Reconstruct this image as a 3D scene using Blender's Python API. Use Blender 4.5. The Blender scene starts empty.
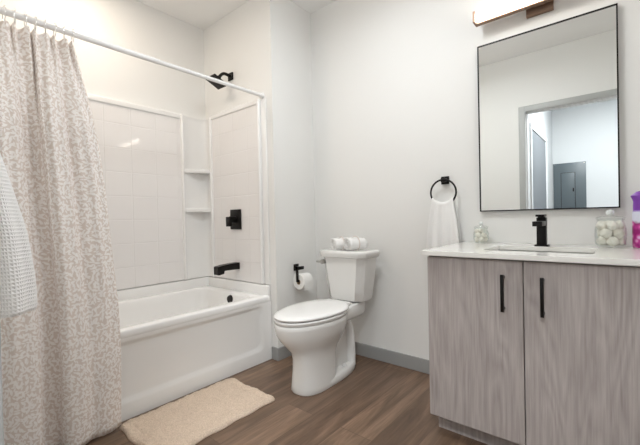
import bpy, bmesh, math, random
from mathutils import Vector, Matrix
random.seed(7)
SC = bpy.context.scene
COL = SC.collection
PI = math.pi

# ------------------------------------------------------------------ camera
cam_d = bpy.data.cameras.new('camera')
cam_d.sensor_width = 36.0
cam_d.lens = 355.16 / 640 * 36.0
cam_d.clip_start = 0.02
cam = bpy.data.objects.new('camera', cam_d)
COL.objects.link(cam)
_y, _p, _r = (math.radians(a) for a in (40.081, -0.614, -1.271))
_F = Vector((-math.sin(_y)*math.cos(_p), math.cos(_y)*math.cos(_p), math.sin(_p)))
_R = Vector((math.cos(_y), math.sin(_y), 0))
_U = _R.cross(_F)
_R2 = math.cos(_r)*_R + math.sin(_r)*_U
_U2 = -math.sin(_r)*_R + math.cos(_r)*_U
cam.matrix_world = Matrix(((_R2.x, _U2.x, -_F.x, 0), (_R2.y, _U2.y, -_F.y, 0), (_R2.z, _U2.z, -_F.z, 1.02), (0, 0, 0, 1)))
SC.camera = cam

# ------------------------------------------------------------------ world, lights, exposure
w = bpy.data.worlds.new('world'); SC.world = w; w.use_nodes = True
w.node_tree.nodes['Background'].inputs[0].default_value = (0.9, 0.95, 1.0, 1)
w.node_tree.nodes['Background'].inputs[1].default_value = 0.2
SC.view_settings.view_transform = 'Standard'
SC.view_settings.look = 'None'
SC.view_settings.gamma = 1.0
SC.view_settings.use_curve_mapping = False
SC.view_settings.exposure = 0.47
SC.cycles.max_bounces = 10
SC.cycles.diffuse_bounces = 7
SC.cycles.glossy_bounces = 6
SC.cycles.transmission_bounces = 10
SC.cycles.transparent_max_bounces = 24
SC.cycles.use_denoising = True

def area_light(name, loc, size, energy, color, rot=(0, 0, 0), spread=180):
    d = bpy.data.lights.new(name, 'AREA')
    d.shape = 'DISK'; d.size = size; d.energy = energy; d.color = color; d.spread = math.radians(spread)
    o = bpy.data.objects.new(name, d); COL.objects.link(o)
    o.location = loc; o.rotation_euler = rot
    return o
VANITY_GLOW = 7.0
area_light('fill_ceiling_area', (-0.95, 1.20, 2.53), 0.40, 7.5, (0.93, 0.97, 1.0))  # added fill from above, no such bathroom lamp is in view
area_light('fill_alcove_area', (-2.28, 0.75, 2.675), 0.2, 5.0, (1.0, 0.86, 0.72))  # added warm fill for the alcove, without any fixture
area_light('fill_hall_area', (0.0, -0.60, 2.53), 0.40, 34.0, (0.96, 0.985, 1.0))  # added fill through the doorway, flash-like, from behind the camera

# ------------------------------------------------------------------ layout (metres)
YP, XR, YA, XT, H = 1.751, -1.896, 2.193, -2.751, 2.685
Y0, YB = 0.089, -0.02            # bathroom door wall, both faces
XW = 0.32                        # right wall
YH = -1.90                       # hall back wall
XH = -0.74                       # hall side wall
DX0, DX1, DZ = -0.738, 0.105, 2.085
TH, XA, YN = 0.466, -1.956, 0.20  # tub height, apron face, tub near end
ZC = 0.861

# ------------------------------------------------------------------ materials
def mat(name, col, rough=0.5, metal=0.0, **kw):
    m = bpy.data.materials.new(name); m.use_nodes = True
    b = m.node_tree.nodes['Principled BSDF']
    b.inputs['Base Color'].default_value = (*col, 1)
    b.inputs['Roughness'].default_value = rough
    b.inputs['Metallic'].default_value = metal
    for k, v in kw.items():
        b.inputs[k].default_value = v
    return m
def nd(m, t, **kw):
    n = m.node_tree.nodes.new(t)
    for k, v in kw.items():
        setattr(n, k, v)
    return n
def lk(m, a, b): m.node_tree.links.new(a, b)
def bsdf(m): return m.node_tree.nodes['Principled BSDF']
def math_n(m, op, a, b=None):
    n = nd(m, 'ShaderNodeMath', operation=op)
    for i, v in enumerate((a, b)):
        if v is None: continue
        if isinstance(v, (int, float)): n.inputs[i].default_value = v
        else: lk(m, v, n.inputs[i])
    return n.outputs[0]
def bump_noise(m, scale, strength, dist=0.002, detail=3, coord=None):
    n = nd(m, 'ShaderNodeTexNoise'); n.inputs['Scale'].default_value = scale; n.inputs['Detail'].default_value = detail
    g = nd(m, 'ShaderNodeNewGeometry'); lk(m, coord or g.outputs['Position'], n.inputs['Vector'])
    b = nd(m, 'ShaderNodeBump'); b.inputs['Strength'].default_value = strength; b.inputs['Distance'].default_value = dist
    lk(m, n.outputs['Fac'], b.inputs['Height']); lk(m, b.outputs[0], bsdf(m).inputs['Normal'])
    return n
def srgb(r, g, b):
    f = lambda c: (c/255/12.92) if c/255 <= 0.04045 else ((c/255+0.055)/1.055)**2.4
    return (f(r), f(g), f(b))

M = {}
M['wall'] = mat('white_wall_paint', srgb(236, 236, 234), 0.7); bump_noise(M['wall'], 220, 0.06)
M['hall'] = mat('cool_hall_paint', srgb(196, 199, 201), 0.7)
M['ceiling'] = mat('ceiling_paint', srgb(243, 243, 242), 0.8); bump_noise(M['ceiling'], 160, 0.08)
M['trim'] = mat('grey_trim_paint', srgb(158, 159, 158), 0.45)
M['casing'] = mat('grey_door_casing_paint', srgb(178, 180, 179), 0.4)
M['jamb'] = mat('pale_trim_lit_jamb', srgb(222, 224, 226), 0.4)  # pale hall casing; on the jamb, light is put into the colour
M['hall_door'] = mat('grey_hall_door_paint', srgb(112, 117, 122), 0.45)
M['panel_grey'] = mat('grey_blue_enamel', srgb(82, 91, 96), 0.4)
M['acrylic'] = mat('white_acrylic', srgb(243, 243, 242), 0.12)
M['porcelain'] = mat('white_porcelain', srgb(232, 232, 230), 0.08)
M['seat'] = mat('white_seat_plastic', srgb(238, 238, 237), 0.22)
M['black'] = mat('matte_black_metal', srgb(30, 28, 27), 0.38, 0.6)
M['chrome'] = mat('chrome', (0.8, 0.8, 0.8), 0.1, 1.0)
M['nickel'] = mat('brushed_nickel', (0.5, 0.49, 0.47), 0.28, 1.0)
M['mirror'] = mat('silvered_mirror', (0.93, 0.95, 0.94), 0.0, 1.0)
M['bronze'] = mat('brushed_bronze', srgb(138, 112, 94), 0.42, 0.6)
M['rod'] = mat('white_enamel_rod', srgb(238, 238, 238), 0.2)
M['quartz'] = mat('white_quartz', srgb(238, 237, 233), 0.12)
M['paper'] = mat('toilet_paper', srgb(242, 241, 238), 0.9); bump_noise(M['paper'], 300, 0.2)
M['card'] = mat('cardboard_core', srgb(176, 150, 120), 0.9)
M['cotton'] = mat('cotton_wool', srgb(245, 240, 232), 1.0); bump_noise(M['cotton'], 120, 0.5, 0.004)
M['terry'] = mat('white_terry_cloth', srgb(244, 244, 243), 0.95); bump_noise(M['terry'], 260, 0.5, 0.004)
M['gap_shadow'] = mat('painted_gap_shadow', srgb(70, 68, 66), 0.8)  # dark colour stands in for the shade between seat and lid
M['frost'] = mat('frosted_fill_lamp_cover', (0.95, 0.94, 0.92), 0.5)
# glass (thin walls, straight-through shadow)
def glass():
    m = bpy.data.materials.new('clear_thin_glass'); m.use_nodes = True
    nt = m.node_tree; nt.nodes.remove(nt.nodes['Principled BSDF'])
    t = nt.nodes.new('ShaderNodeBsdfTransparent'); t.inputs[0].default_value = (.97, .985, .975, 1)
    g = nt.nodes.new('ShaderNodeBsdfGlossy'); g.inputs['Roughness'].default_value = .03
    lw = nt.nodes.new('ShaderNodeLayerWeight'); lw.inputs['Blend'].default_value = .5
    pw = nt.nodes.new('ShaderNodeMath'); pw.operation = 'POWER'; pw.inputs[1].default_value = 3.5
    f = nt.nodes.new('ShaderNodeMath'); f.operation = 'MULTIPLY_ADD'; f.inputs[1].default_value = .75; f.inputs[2].default_value = .07
    nt.links.new(lw.outputs['Facing'], pw.inputs[0]); nt.links.new(pw.outputs[0], f.inputs[0])
    x = nt.nodes.new('ShaderNodeMixShader')
    nt.links.new(f.outputs[0], x.inputs[0]); nt.links.new(t.outputs[0], x.inputs[1]); nt.links.new(g.outputs[0], x.inputs[2])
    nt.links.new(x.outputs[0], nt.nodes['Material Output'].inputs['Surface'])
    return m
M['glass'] = glass()
M['knob'] = mat('pale_glass_knob', srgb(226, 230, 230), 0.08)
def emit(name, col, s):
    m = mat(name, (0.9, 0.9, 0.9), 0.4)
    bsdf(m).inputs['Emission Color'].default_value = (*col, 1)
    bsdf(m).inputs['Emission Strength'].default_value = s
    return m
M['lamp'] = emit('lit_acrylic_diffuser', (1.0, 0.89, 0.77), VANITY_GLOW)
M['fill_round'] = emit('fill_lamp_glow', (0.94, 0.97, 1.0), 5.5)  # glow of the added, unseen ceiling lamps

# moulded tile pattern of the surround: vector = (horizontal, z)
def tile_mat(name, axis):
    m = mat(name, srgb(238, 236, 235), 0.06)
    g = nd(m, 'ShaderNodeNewGeometry'); s = nd(m, 'ShaderNodeSeparateXYZ'); lk(m, g.outputs['Position'], s.inputs[0])
    c = nd(m, 'ShaderNodeCombineXYZ')
    lk(m, math_n(m, 'ADD', s.outputs[axis], 5.01 if axis == 'Y' else 5.04), c.inputs[0])
    lk(m, math_n(m, 'ADD', s.outputs['Z'], -1.73 + 0.172*20), c.inputs[1])
    b = nd(m, 'ShaderNodeTexBrick'); b.offset = 0.0; b.squash = 1.0
    lk(m, c.outputs[0], b.inputs['Vector'])
    for k, v in (('Scale', 1.0), ('Mortar Size', 0.004), ('Mortar Smooth', 0.6), ('Brick Width', 0.18), ('Row Height', 0.172)):
        b.inputs[k].default_value = v
    inv = math_n(m, 'SUBTRACT', 1.0, b.outputs['Fac'])
    bp = nd(m, 'ShaderNodeBump'); bp.inputs['Strength'].default_value = 0.55; bp.inputs['Distance'].default_value = 0.003
    lk(m, inv, bp.inputs['Height'])
    lk(m, bp.outputs[0], bsdf(m).inputs['Normal'])
    return m
M['tile_y'] = tile_mat('moulded_tile_acrylic_long', 'Y')
M['tile_x'] = tile_mat('moulded_tile_acrylic_end', 'X')

def ramp(m, fac, stops):
    r = nd(m, 'ShaderNodeValToRGB'); e = r.color_ramp.elements
    e[0].position, e[0].color = stops[0][0], (*stops[0][1], 1)
    e[1].position, e[1].color = stops[-1][0], (*stops[-1][1], 1)
    for p, c in stops[1:-1]:
        x = e.new(p); x.color = (*c, 1)
    lk(m, fac, r.inputs[0]); return r.outputs[0]
def mix(m, fac, a, b, mode='MIX'):
    n = nd(m, 'ShaderNodeMix', data_type='RGBA', blend_type=mode)
    for i, v in ((0, fac), (6, a), (7, b)):
        if isinstance(v, (int, float)): n.inputs[i].default_value = v
        elif isinstance(v, tuple): n.inputs[i].default_value = (*v, 1)
        else: lk(m, v, n.inputs[i])
    return n.outputs[2]

def floor_mat():
    m = mat('brown_vinyl_plank', srgb(120, 95, 78), 0.42)
    g = nd(m, 'ShaderNodeNewGeometry'); s = nd(m, 'ShaderNodeSeparateXYZ'); lk(m, g.outputs['Position'], s.inputs[0])
    c = nd(m, 'ShaderNodeCombineXYZ'); lk(m, math_n(m, 'ADD', s.outputs['Y'], 8.23), c.inputs[0]); lk(m, math_n(m, 'ADD', s.outputs['X'], 7.28), c.inputs[1])
    b = nd(m, 'ShaderNodeTexBrick'); b.offset = 0.37; b.offset_frequency = 2
    lk(m, c.outputs[0], b.inputs['Vector'])
    for k, v in (('Scale', 1.0), ('Mortar Size', 0.0012), ('Mortar Smooth', 0.2), ('Brick Width', 1.2), ('Row Height', 0.178), ('Bias', 0.0)):
        b.inputs[k].default_value = v
    b.inputs['Color1'].default_value = (0, 0, 0, 1); b.inputs['Color2'].default_value = (1, 1, 1, 1); b.inputs['Mortar'].default_value = (0.5, 0.5, 0.5, 1)
    sep = nd(m, 'ShaderNodeSeparateColor'); lk(m, b.outputs['Color'], sep.inputs[0])
    rnd = sep.outputs[0]
    mp = nd(m, 'ShaderNodeCombineXYZ')
    lk(m, math_n(m, 'ADD', math_n(m, 'MULTIPLY', s.outputs['X'], 14.0), math_n(m, 'MULTIPLY', rnd, 37.0)), mp.inputs[0])
    lk(m, math_n(m, 'ADD', math_n(m, 'MULTIPLY', s.outputs['Y'], 1.5), math_n(m, 'MULTIPLY', rnd, 11.0)), mp.inputs[1])
    n1 = nd(m, 'ShaderNodeTexNoise'); n1.inputs['Scale'].default_value = 1.0; n1.inputs['Detail'].default_value = 5; n1.inputs['Distortion'].default_value = 1.2; n1.inputs['Roughness'].default_value = 0.6
    lk(m, mp.outputs[0], n1.inputs['Vector'])
    mp2 = nd(m, 'ShaderNodeCombineXYZ')
    lk(m, math_n(m, 'MULTIPLY', s.outputs['X'], 110.0), mp2.inputs[0]); lk(m, math_n(m, 'MULTIPLY', s.outputs['Y'], 5.0), mp2.inputs[1])
    n2 = nd(m, 'ShaderNodeTexNoise'); n2.inputs['Scale'].default_value = 1.0; n2.inputs['Detail'].default_value = 4
    lk(m, mp2.outputs[0], n2.inputs['Vector'])
    c1 = ramp(m, n1.outputs['Fac'], [(0.25, srgb(88, 71, 57)), (0.5, srgb(117, 95, 78)), (0.75, srgb(145, 120, 101))])
    c2 = ramp(m, n2.outputs['Fac'], [(0.3, (0.62, 0.60, 0.58)), (0.65, (1.12, 1.10, 1.08))])
    c3 = mix(m, 0.55, c1, c2, 'MULTIPLY')
    tint = ramp(m, rnd, [(0.0, (0.80, 0.78, 0.77)), (0.5, (1.0, 1.0, 1.0)), (1.0, (1.16, 1.16, 1.15))])
    c4 = mix(m, 1.0, c3, tint, 'MULTIPLY')
    c5 = mix(m, math_n(m, 'MULTIPLY', b.outputs['Fac'], 0.7), c4, srgb(58, 44, 36))
    lk(m, c5, bsdf(m).inputs['Base Color'])
    bp = nd(m, 'ShaderNodeBump'); bp.inputs['Strength'].default_value = 0.15; bp.inputs['Distance'].default_value = 0.002
    lk(m, n2.outputs['Fac'], bp.inputs['Height']); lk(m, bp.outputs[0], bsdf(m).inputs['Normal'])
    return m
M['floor'] = floor_mat()

def vanity_mat():
    m = mat('grey_woodgrain_laminate', srgb(170, 163, 157), 0.5)
    g = nd(m, 'ShaderNodeNewGeometry'); s = nd(m, 'ShaderNodeSeparateXYZ'); lk(m, g.outputs['Position'], s.inputs[0])
    hx = math_n(m, 'ADD', s.outputs['X'], math_n(m, 'MULTIPLY', s.outputs['Y'], 0.83))
    def nz(sx, sz, detail, dist):
        c = nd(m, 'ShaderNodeCombineXYZ'); lk(m, math_n(m, 'MULTIPLY', hx, sx), c.inputs[0]); lk(m, math_n(m, 'MULTIPLY', s.outputs['Z'], sz), c.inputs[1])
        n = nd(m, 'ShaderNodeTexNoise'); n.inputs['Scale'].default_value = 1; n.inputs['Detail'].default_value = detail; n.inputs['Distortion'].default_value = dist
        lk(m, c.outputs[0], n.inputs['Vector']); return n.outputs['Fac']
    big = nz(6.0, 0.9, 2, 0.4)
    # cathedral lines: contour bands of the broad noise
    band = math_n(m, 'PINGPONG', math_n(m, 'MULTIPLY', big, 26.0), 1.0)
    fine = nz(150.0, 6.0, 4, 0.3)
    mid = nz(32.0, 2.0, 3, 0.5)
    v = math_n(m, 'ADD', math_n(m, 'MULTIPLY', band, 0.15), math_n(m, 'ADD', math_n(m, 'MULTIPLY', fine, 0.55), math_n(m, 'MULTIPLY', mid, 0.35)))
    col = ramp(m, v, [(0.30, srgb(148, 140, 137)), (0.50, srgb(168, 160, 157)), (0.70, srgb(184, 177, 174))])
    lk(m, col, bsdf(m).inputs['Base Color'])
    bp = nd(m, 'ShaderNodeBump'); bp.inputs['Strength'].default_value = 0.12; bp.inputs['Distance'].default_value = 0.001
    lk(m, fine, bp.inputs['Height']); lk(m, bp.outputs[0], bsdf(m).inputs['Normal'])
    return m
M['vanity'] = vanity_mat()

def curtain_mat():
    m = mat('leaf_print_curtain_cloth', srgb(205, 192, 182), 0.9)
    uv = nd(m, 'ShaderNodeUVMap')
    def leaves(scale, seed, a, bb):
        mp = nd(m, 'ShaderNodeMapping'); mp.inputs['Location'].default_value = (seed, seed*1.7, 0); mp.inputs['Scale'].default_value = (scale, scale, 1)
        lk(m, uv.outputs[0], mp.inputs[0])
        vo = nd(m, 'ShaderNodeTexVoronoi', voronoi_dimensions='2D'); vo.inputs['Scale'].default_value = 1.0; vo.inputs['Randomness'].default_value = 0.85
        lk(m, mp.outputs[0], vo.inputs['Vector'])
        sub = nd(m, 'ShaderNodeVectorMath', operation='SUBTRACT'); lk(m, mp.outputs[0], sub.inputs[0]); lk(m, vo.outputs['Position'], sub.inputs[1])
        sc = nd(m, 'ShaderNodeSeparateColor'); lk(m, vo.outputs['Color'], sc.inputs[0])
        rt = nd(m, 'ShaderNodeVectorRotate', rotation_type='Z_AXIS'); lk(m, sub.outputs[0], rt.inputs['Vector']); lk(m, math_n(m, 'MULTIPLY', sc.outputs[0], 6.283), rt.inputs['Angle'])
        sp = nd(m, 'ShaderNodeSeparateXYZ'); lk(m, rt.outputs[0], sp.inputs[0])
        # pointed leaf: |y| < b*(1-(x/a)^2)
        xx = math_n(m, 'DIVIDE', sp.outputs['X'], a)
        lim = math_n(m, 'MULTIPLY', math_n(m, 'SUBTRACT', 1.0, math_n(m, 'MULTIPLY', xx, xx)), bb)
        ay = math_n(m, 'ABSOLUTE', sp.outputs['Y'])
        d = math_n(m, 'SUBTRACT', lim, ay)
        n = nd(m, 'ShaderNodeMapRange'); n.inputs['From Min'].default_value = -0.03; n.inputs['From Max'].default_value = 0.05
        lk(m, d, n.inputs['Value']); return n.outputs[0]
    l1 = leaves(46.0, 3.1, 0.66, 0.25)
    l2 = leaves(60.0, 9.4, 0.56, 0.19)
    mask = math_n(m, 'MAXIMUM', l1, l2)
    col = mix(m, mask, srgb(223, 212, 204), srgb(246, 242, 239))
    lk(m, col, bsdf(m).inputs['Base Color'])
    nz = nd(m, 'ShaderNodeTexNoise'); nz.inputs['Scale'].default_value = 500; lk(m, uv.outputs[0], nz.inputs['Vector'])
    bp = nd(m, 'ShaderNodeBump'); bp.inputs['Strength'].default_value = 0.1; bp.inputs['Distance'].default_value = 0.001
    lk(m, nz.outputs['Fac'], bp.inputs['Height']); lk(m, bp.outputs[0], bsdf(m).inputs['Normal'])
    return m
M['curtain'] = curtain_mat()

def waffle_mat():
    m = mat('white_waffle_cotton', srgb(250, 250, 250), 0.95)
    uv = nd(m, 'ShaderNodeUVMap')
    s = nd(m, 'ShaderNodeSeparateXYZ'); lk(m, uv.outputs[0], s.inputs[0])
    k = 2*PI/0.010
    a = math_n(m, 'SINE', math_n(m, 'MULTIPLY', s.outputs['X'], k)); b = math_n(m, 'SINE', math_n(m, 'MULTIPLY', s.outputs['Y'], k))
    bp = nd(m, 'ShaderNodeBump'); bp.inputs['Strength'].default_value = 0.5; bp.inputs['Distance'].default_value = 0.003
    lk(m, math_n(m, 'MAXIMUM', a, b), bp.inputs['Height']); lk(m, bp.outputs[0], bsdf(m).inputs['Normal'])
    return m
M['waffle'] = waffle_mat()

def mat_mat():
    m = mat('cream_tufted_cotton', srgb(226, 205, 180), 1.0)
    n = bump_noise(m, 170, 0.9, 0.006, 4)
    col = ramp(m, n.outputs['Fac'], [(0.3, srgb(200, 180, 160)), (0.65, srgb(228, 209, 190))])
    lk(m, col, bsdf(m).inputs['Base Color'])
    return m
M['mat'] = mat_mat()

# ------------------------------------------------------------------ mesh helpers
def box(bm, x0, x1, y0, y1, z0, z1, bev=0.0, seg=2):
    r = bmesh.ops.create_cube(bm, size=1.0)
    for v in r['verts']:
        v.co = Vector(((x0+x1)/2 + v.co.x*(x1-x0), (y0+y1)/2 + v.co.y*(y1-y0), (z0+z1)/2 + v.co.z*(z1-z0)))
    if bev > 0:
        es = list({e for v in r['verts'] for e in v.link_edges})
        bmesh.ops.bevel(bm, geom=es, offset=bev, segments=seg, profile=0.5, affect='EDGES')
    return bm
def B(*a, **k): return box(bmesh.new(), *a, **k)
def loft(bm, rings, cap0=True, cap1=True, closed=True):
    vs = [[bm.verts.new(p) for p in r] for r in rings]
    n = len(vs[0])
    for a, b in zip(vs, vs[1:]):
        for i in range(n if closed else n-1):
            j = (i+1) % n
            bm.faces.new((a[i], a[j], b[j], b[i]))
    if cap0: bm.faces.new(list(reversed(vs[0])))
    if cap1: bm.faces.new(vs[-1])
    return bm
def frame_of(t):
    t = t.normalized(); up = Vector((0, 0, 1)) if abs(t.z) < 0.9 else Vector((1, 0, 0))
    a = t.cross(up).normalized(); return a, a.cross(t).normalized()
def tube(bm, pts, r, seg=12, cap=True, closed=False):
    pts = [Vector(p) for p in pts]; n = len(pts); rings = []
    rr = r if isinstance(r, (list, tuple)) else [r]*n
    a = None
    for i, p in enumerate(pts):
        t = (pts[(i+1) % n]-pts[i-1]) if closed else (pts[min(i+1, n-1)]-pts[max(i-1, 0)])
        t.normalize()
        if a is None: a, b = frame_of(t)
        else:
            a = (a - t*a.dot(t)).normalized(); b = t.cross(a)
        b = t.cross(a)
        rings.append([p + rr[i]*(math.cos(2*PI*k/seg)*a + math.sin(2*PI*k/seg)*b) for k in range(seg)])
    if closed: rings.append(rings[0])
    if closed:
        vs = [[bm.verts.new(p) for p in q] for q in rings[:-1]]
        for i in range(n):
            A, Bq = vs[i], vs[(i+1) % n]
            for k in range(seg): bm.faces.new((A[k], A[(k+1) % seg], Bq[(k+1) % seg], Bq[k]))
    else:
        loft(bm, rings, cap, cap)
    return bm
def lathe(bm, prof, c, seg=32, cap0=True, cap1=True):
    c = Vector(c)
    rings = [[c + Vector((r*math.cos(2*PI*k/seg), r*math.sin(2*PI*k/seg), z)) for k in range(seg)] for r, z in prof]
    return loft(bm, rings, cap0, cap1)
def rrect(x0, x1, y0, y1, r, z, n=6):
    pts = []
    for cx, cy, a0 in ((x1-r, y1-r, 0), (x0+r, y1-r, PI/2), (x0+r, y0+r, PI), (x1-r, y0+r, 1.5*PI)):
        for k in range(n+1):
            a = a0 + PI/2*k/n
            pts.append(Vector((cx + r*math.cos(a), cy + r*math.sin(a), z)))
    return pts
def finish(bm, smooth=35):
    bmesh.ops.recalc_face_normals(bm, faces=bm.faces)
    me = bpy.data.meshes.new('m')
    bm.to_mesh(me); bm.free()
    if smooth:
        me.polygons.foreach_set('use_smooth', [True]*len(me.polygons))
        me.set_sharp_from_angle(angle=math.radians(smooth))
    return me
def tag(o, label, cat, group=None):
    o['label'] = label; o['category'] = cat
    if group: o['group'] = group
    return o
def thing(name, loc, label, cat, group=None):
    o = bpy.data.objects.new(name, None); o.empty_display_size = 0.05
    COL.objects.link(o); o.location = loc
    return tag(o, label, cat, group)
def root_loc(o):
    v = Vector((0, 0, 0))
    while o: v += Vector(o.location); o = o.parent
    return v
def part(name, bm, m, parent, label=None, smooth=35, uv=None):
    off = root_loc(parent)
    bmesh.ops.translate(bm, verts=bm.verts, vec=-off)
    me = finish(bm, smooth); me.name = name; me.materials.append(m)
    o = bpy.data.objects.new(name, me); COL.objects.link(o); o.parent = parent
    if label: o['label'] = label
    return o
def solo(name, bm, m, label, cat, group=None, smooth=35):
    xs = [v.co for v in bm.verts]
    c = Vector(((min(v.x for v in xs)+max(v.x for v in xs))/2, (min(v.y for v in xs)+max(v.y for v in xs))/2, min(v.z for v in xs)))
    bmesh.ops.translate(bm, verts=bm.verts, vec=-c)
    me = finish(bm, smooth); me.name = name; me.materials.append(m)
    o = bpy.data.objects.new(name, me); COL.objects.link(o); o.location = c
    return tag(o, label, cat, group)
def struct(name, bm, m, smooth=35, parent=None):
    me = finish(bm, smooth); me.name = name; me.materials.append(m)
    o = bpy.data.objects.new(name, me); COL.objects.link(o)
    if parent: o.parent = parent
    else: o['kind'] = 'structure'
    return o
def copy_tree(o, parent=None):
    c = o.copy(); COL.objects.link(c)
    if parent: c.parent = parent
    for ch in list(o.children): copy_tree(ch, c)
    return c
def catmull(pts, n):
    out = []; P = [pts[0]]+list(pts)+[pts[-1]]; m = len(pts)-1
    for k in range(n+1):
        t = k/n*m; i = min(int(t), m-1); u = t-i
        p0, p1, p2, p3 = P[i:i+4]
        out.append(tuple(0.5*(2*b + (c-a)*u + (2*a-5*b+4*c-d)*u*u + (-a+3*b-3*c+d)*u**3) for a, b, c, d in zip(p0, p1, p2, p3)))
    return out
def sstep(a, b, x):
    t = max(0.0, min(1.0, (x-a)/(b-a))); return t*t*(3-2*t)

# ------------------------------------------------------------------ the setting
struct('floor', B(-2.87, 1.32, -2.02, 2.31, -0.06, 0.0), M['floor'])
struct('ceiling', B(-2.87, 1.32, -2.02, 2.31, H, H+0.06), M['ceiling'])
struct('wall_back', B(XR, XW+0.1, YA, YA+0.1, 0, H), M['wall'])
struct('wall_plumbing', B(XT-0.1, XR, YP, YA+0.1, 0, H), M['wall'])
struct('wall_left', B(XT-0.1, XT, YB, YP, 0, H), M['wall'])
struct('wall_right', B(XW, XW+0.1, Y0, YA, 0, H), M['wall'])
bm = bmesh.new()
box(bm, XT, DX0-0.015, YB, Y0, 0, H); box(bm, DX1+0.015, 1.22, YB, Y0, 0, H); box(bm, DX0-0.015, DX1+0.015, YB, Y0, DZ+0.015, H)
struct('wall_front', bm, M['wall'])
struct('wall_alcove_front', B(XT, XR, Y0, YN, 0, H), M['wall'])
struct('wall_hall_back', B(-0.86, 1.32, YH-0.1, YH, 0, H), M['hall'])
struct('wall_hall_side', B(XH-0.1, XH, YH, YB, 0, H), M['hall'])
struct('wall_hall_right', B(1.22, 1.32, YH, Y0, 0, H), M['hall'])
BH, BT = 0.092, 0.012
def bb(name, *a): return struct(name, B(*a, bev=0.003), M['trim'], smooth=20)
bb('baseboard_back', XR+BT, -0.690, YA-BT, YA, 0.001, BH)
bb('baseboard_niche', XR, XR+BT, YP-BT, YA-BT, 0.001, BH)
bb('baseboard_plumbing', XA+0.002, XR, YP-BT, YP, 0.001, BH)
bb('baseboard_front', XR, DX0-0.066, Y0, Y0+BT, 0.001, BH)
bb('baseboard_hall', -0.73, 1.2, YH, YH+BT, 0.001, BH)
# bathroom doorway: jamb and casing on the bathroom side
bm = bmesh.new()
box(bm, DX0-0.015, DX0, YB, Y0, 0.001, DZ); box(bm, DX1, DX1+0.015, YB, Y0, 0.001, DZ); box(bm, DX0-0.015, DX1+0.015, YB, Y0, DZ, DZ+0.015)
box(bm, DX0, DX0+0.012, 0.02, 0.06, 0.001, DZ); box(bm, DX0, DX1, 0.02, 0.06, DZ-0.012, DZ)
struct('trim_1', bm, M['jamb'])
bm = bmesh.new()
cw = 0.062
box(bm, DX0-cw, DX0-0.004, Y0, Y0+0.011, 0.001, DZ+cw, 0.002); box(bm, DX1+0.004, DX1+cw, Y0, Y0+0.011, 0.001, DZ+cw, 0.002)
box(bm, DX0-0.004, DX1+0.004, Y0, Y0+0.011, DZ+0.004, DZ+cw, 0.002)
struct('trim_2', bm, M['casing'])
# grey hall door with its casing, seen in the mirror
hy0, hy1, hz = -1.22, -0.20, 1.97
bm = bmesh.new()
box(bm, XH, XH+0.016, hy0-0.06, hy0, 0.001, hz+0.06, 0.002); box(bm, XH, XH+0.016, hy1, hy1+0.06, 0.001, hz+0.06, 0.002)
box(bm, XH, XH+0.016, hy0, hy1, hz, hz+0.06, 0.002)
struct('trim_3', bm, M['jamb'])
d1 = struct('door_1', B(XH, XH+0.006, hy0+0.004, hy1-0.004, 0.006, hz-0.003), M['hall_door'])

# ------------------------------------------------------------------ bathtub
tub = thing('bathtub', ((XT+XA)/2, (YN+YP)/2, 0), 'white acrylic alcove bathtub with a recessed front apron', 'bathtub')
tx0, tx1, ty0, ty1 = XT+0.004, XA, YN+0.004, YP-0.004
bm = bmesh.new()
def rr(dx0, dx1, dy0, dy1, r, z): return rrect(tx0+dx0, tx1-dx1, ty0+dy0, ty1-dy1, r, z, 8)
rings = [rr(0, .0025, 0, 0, .012, .425), rr(0, .0005, 0, 0, .012, .431), rr(0, 0, 0, 0, .012, .436), rr(0, 0, 0, 0, .012, .456), rr(.002, .003, .002, .002, .014, .463), rr(.006, .010, .006, .006, .016, TH),
         rr(.060, .070, .070, .088, .075, TH), rr(.068, .080, .078, .097, .075, TH-.004), rr(.074, .087, .086, .104, .075, TH-.016), rr(.080, .094, .10, .112, .08, TH-.06),
         rr(.10, .112, .16, .135, .09, .25), rr(.125, .13, .22, .155, .10, .15), rr(.16, .16, .27, .19, .10, .115), rr(.25, .25, .4, .28, .09, .105)]
loft(bm, rings, False, True)
part('basin', bm, M['acrylic'], tub, smooth=60)
# front apron with a recessed rounded panel (rings in the y-z plane)
bm = bmesh.new()
def apr(inset, dz0, dz1, dx, r):
    return [Vector((tx1-0.0025-dx, p.x, p.y)) for p in rrect(ty0+inset, ty1-inset, dz0, dz1, r, 0, 8)]
loft(bm, [[v-Vector((0.02, 0, 0)) for v in apr(0, .001, .428, 0, .004)], apr(0, .001, .428, 0, .004), apr(.055, .078, .410, 0.0, .05), apr(.068, .090, .402, .003, .055), apr(.085, .106, .390, .010, .06), apr(.10, .12, .38, .013, .06)], True, True)
part('apron', bm, M['acrylic'], tub, smooth=60)
# raised tiling lip along the three walls
bm = bmesh.new()
box(bm, tx0, tx0+.026, ty0, ty1, TH-.01, .540, .008, 3); box(bm, tx0, tx1-.004, ty1-.026, ty1, TH-.01, .540, .008, 3); box(bm, tx0, tx1-.004, ty0, ty0+.026, TH-.01, .540, .008, 3)
part('wall_lip', bm, M['acrylic'], tub)
bm = bmesh.new()
tube(bm, [(-2.300, 1.668, .414), (-2.300, 1.640, .410), (-2.300, 1.630, .409)], [.036, .036, .032], 28)
part('overflow_cover', bm, M['black'], tub, 'round black overflow cover')

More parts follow.
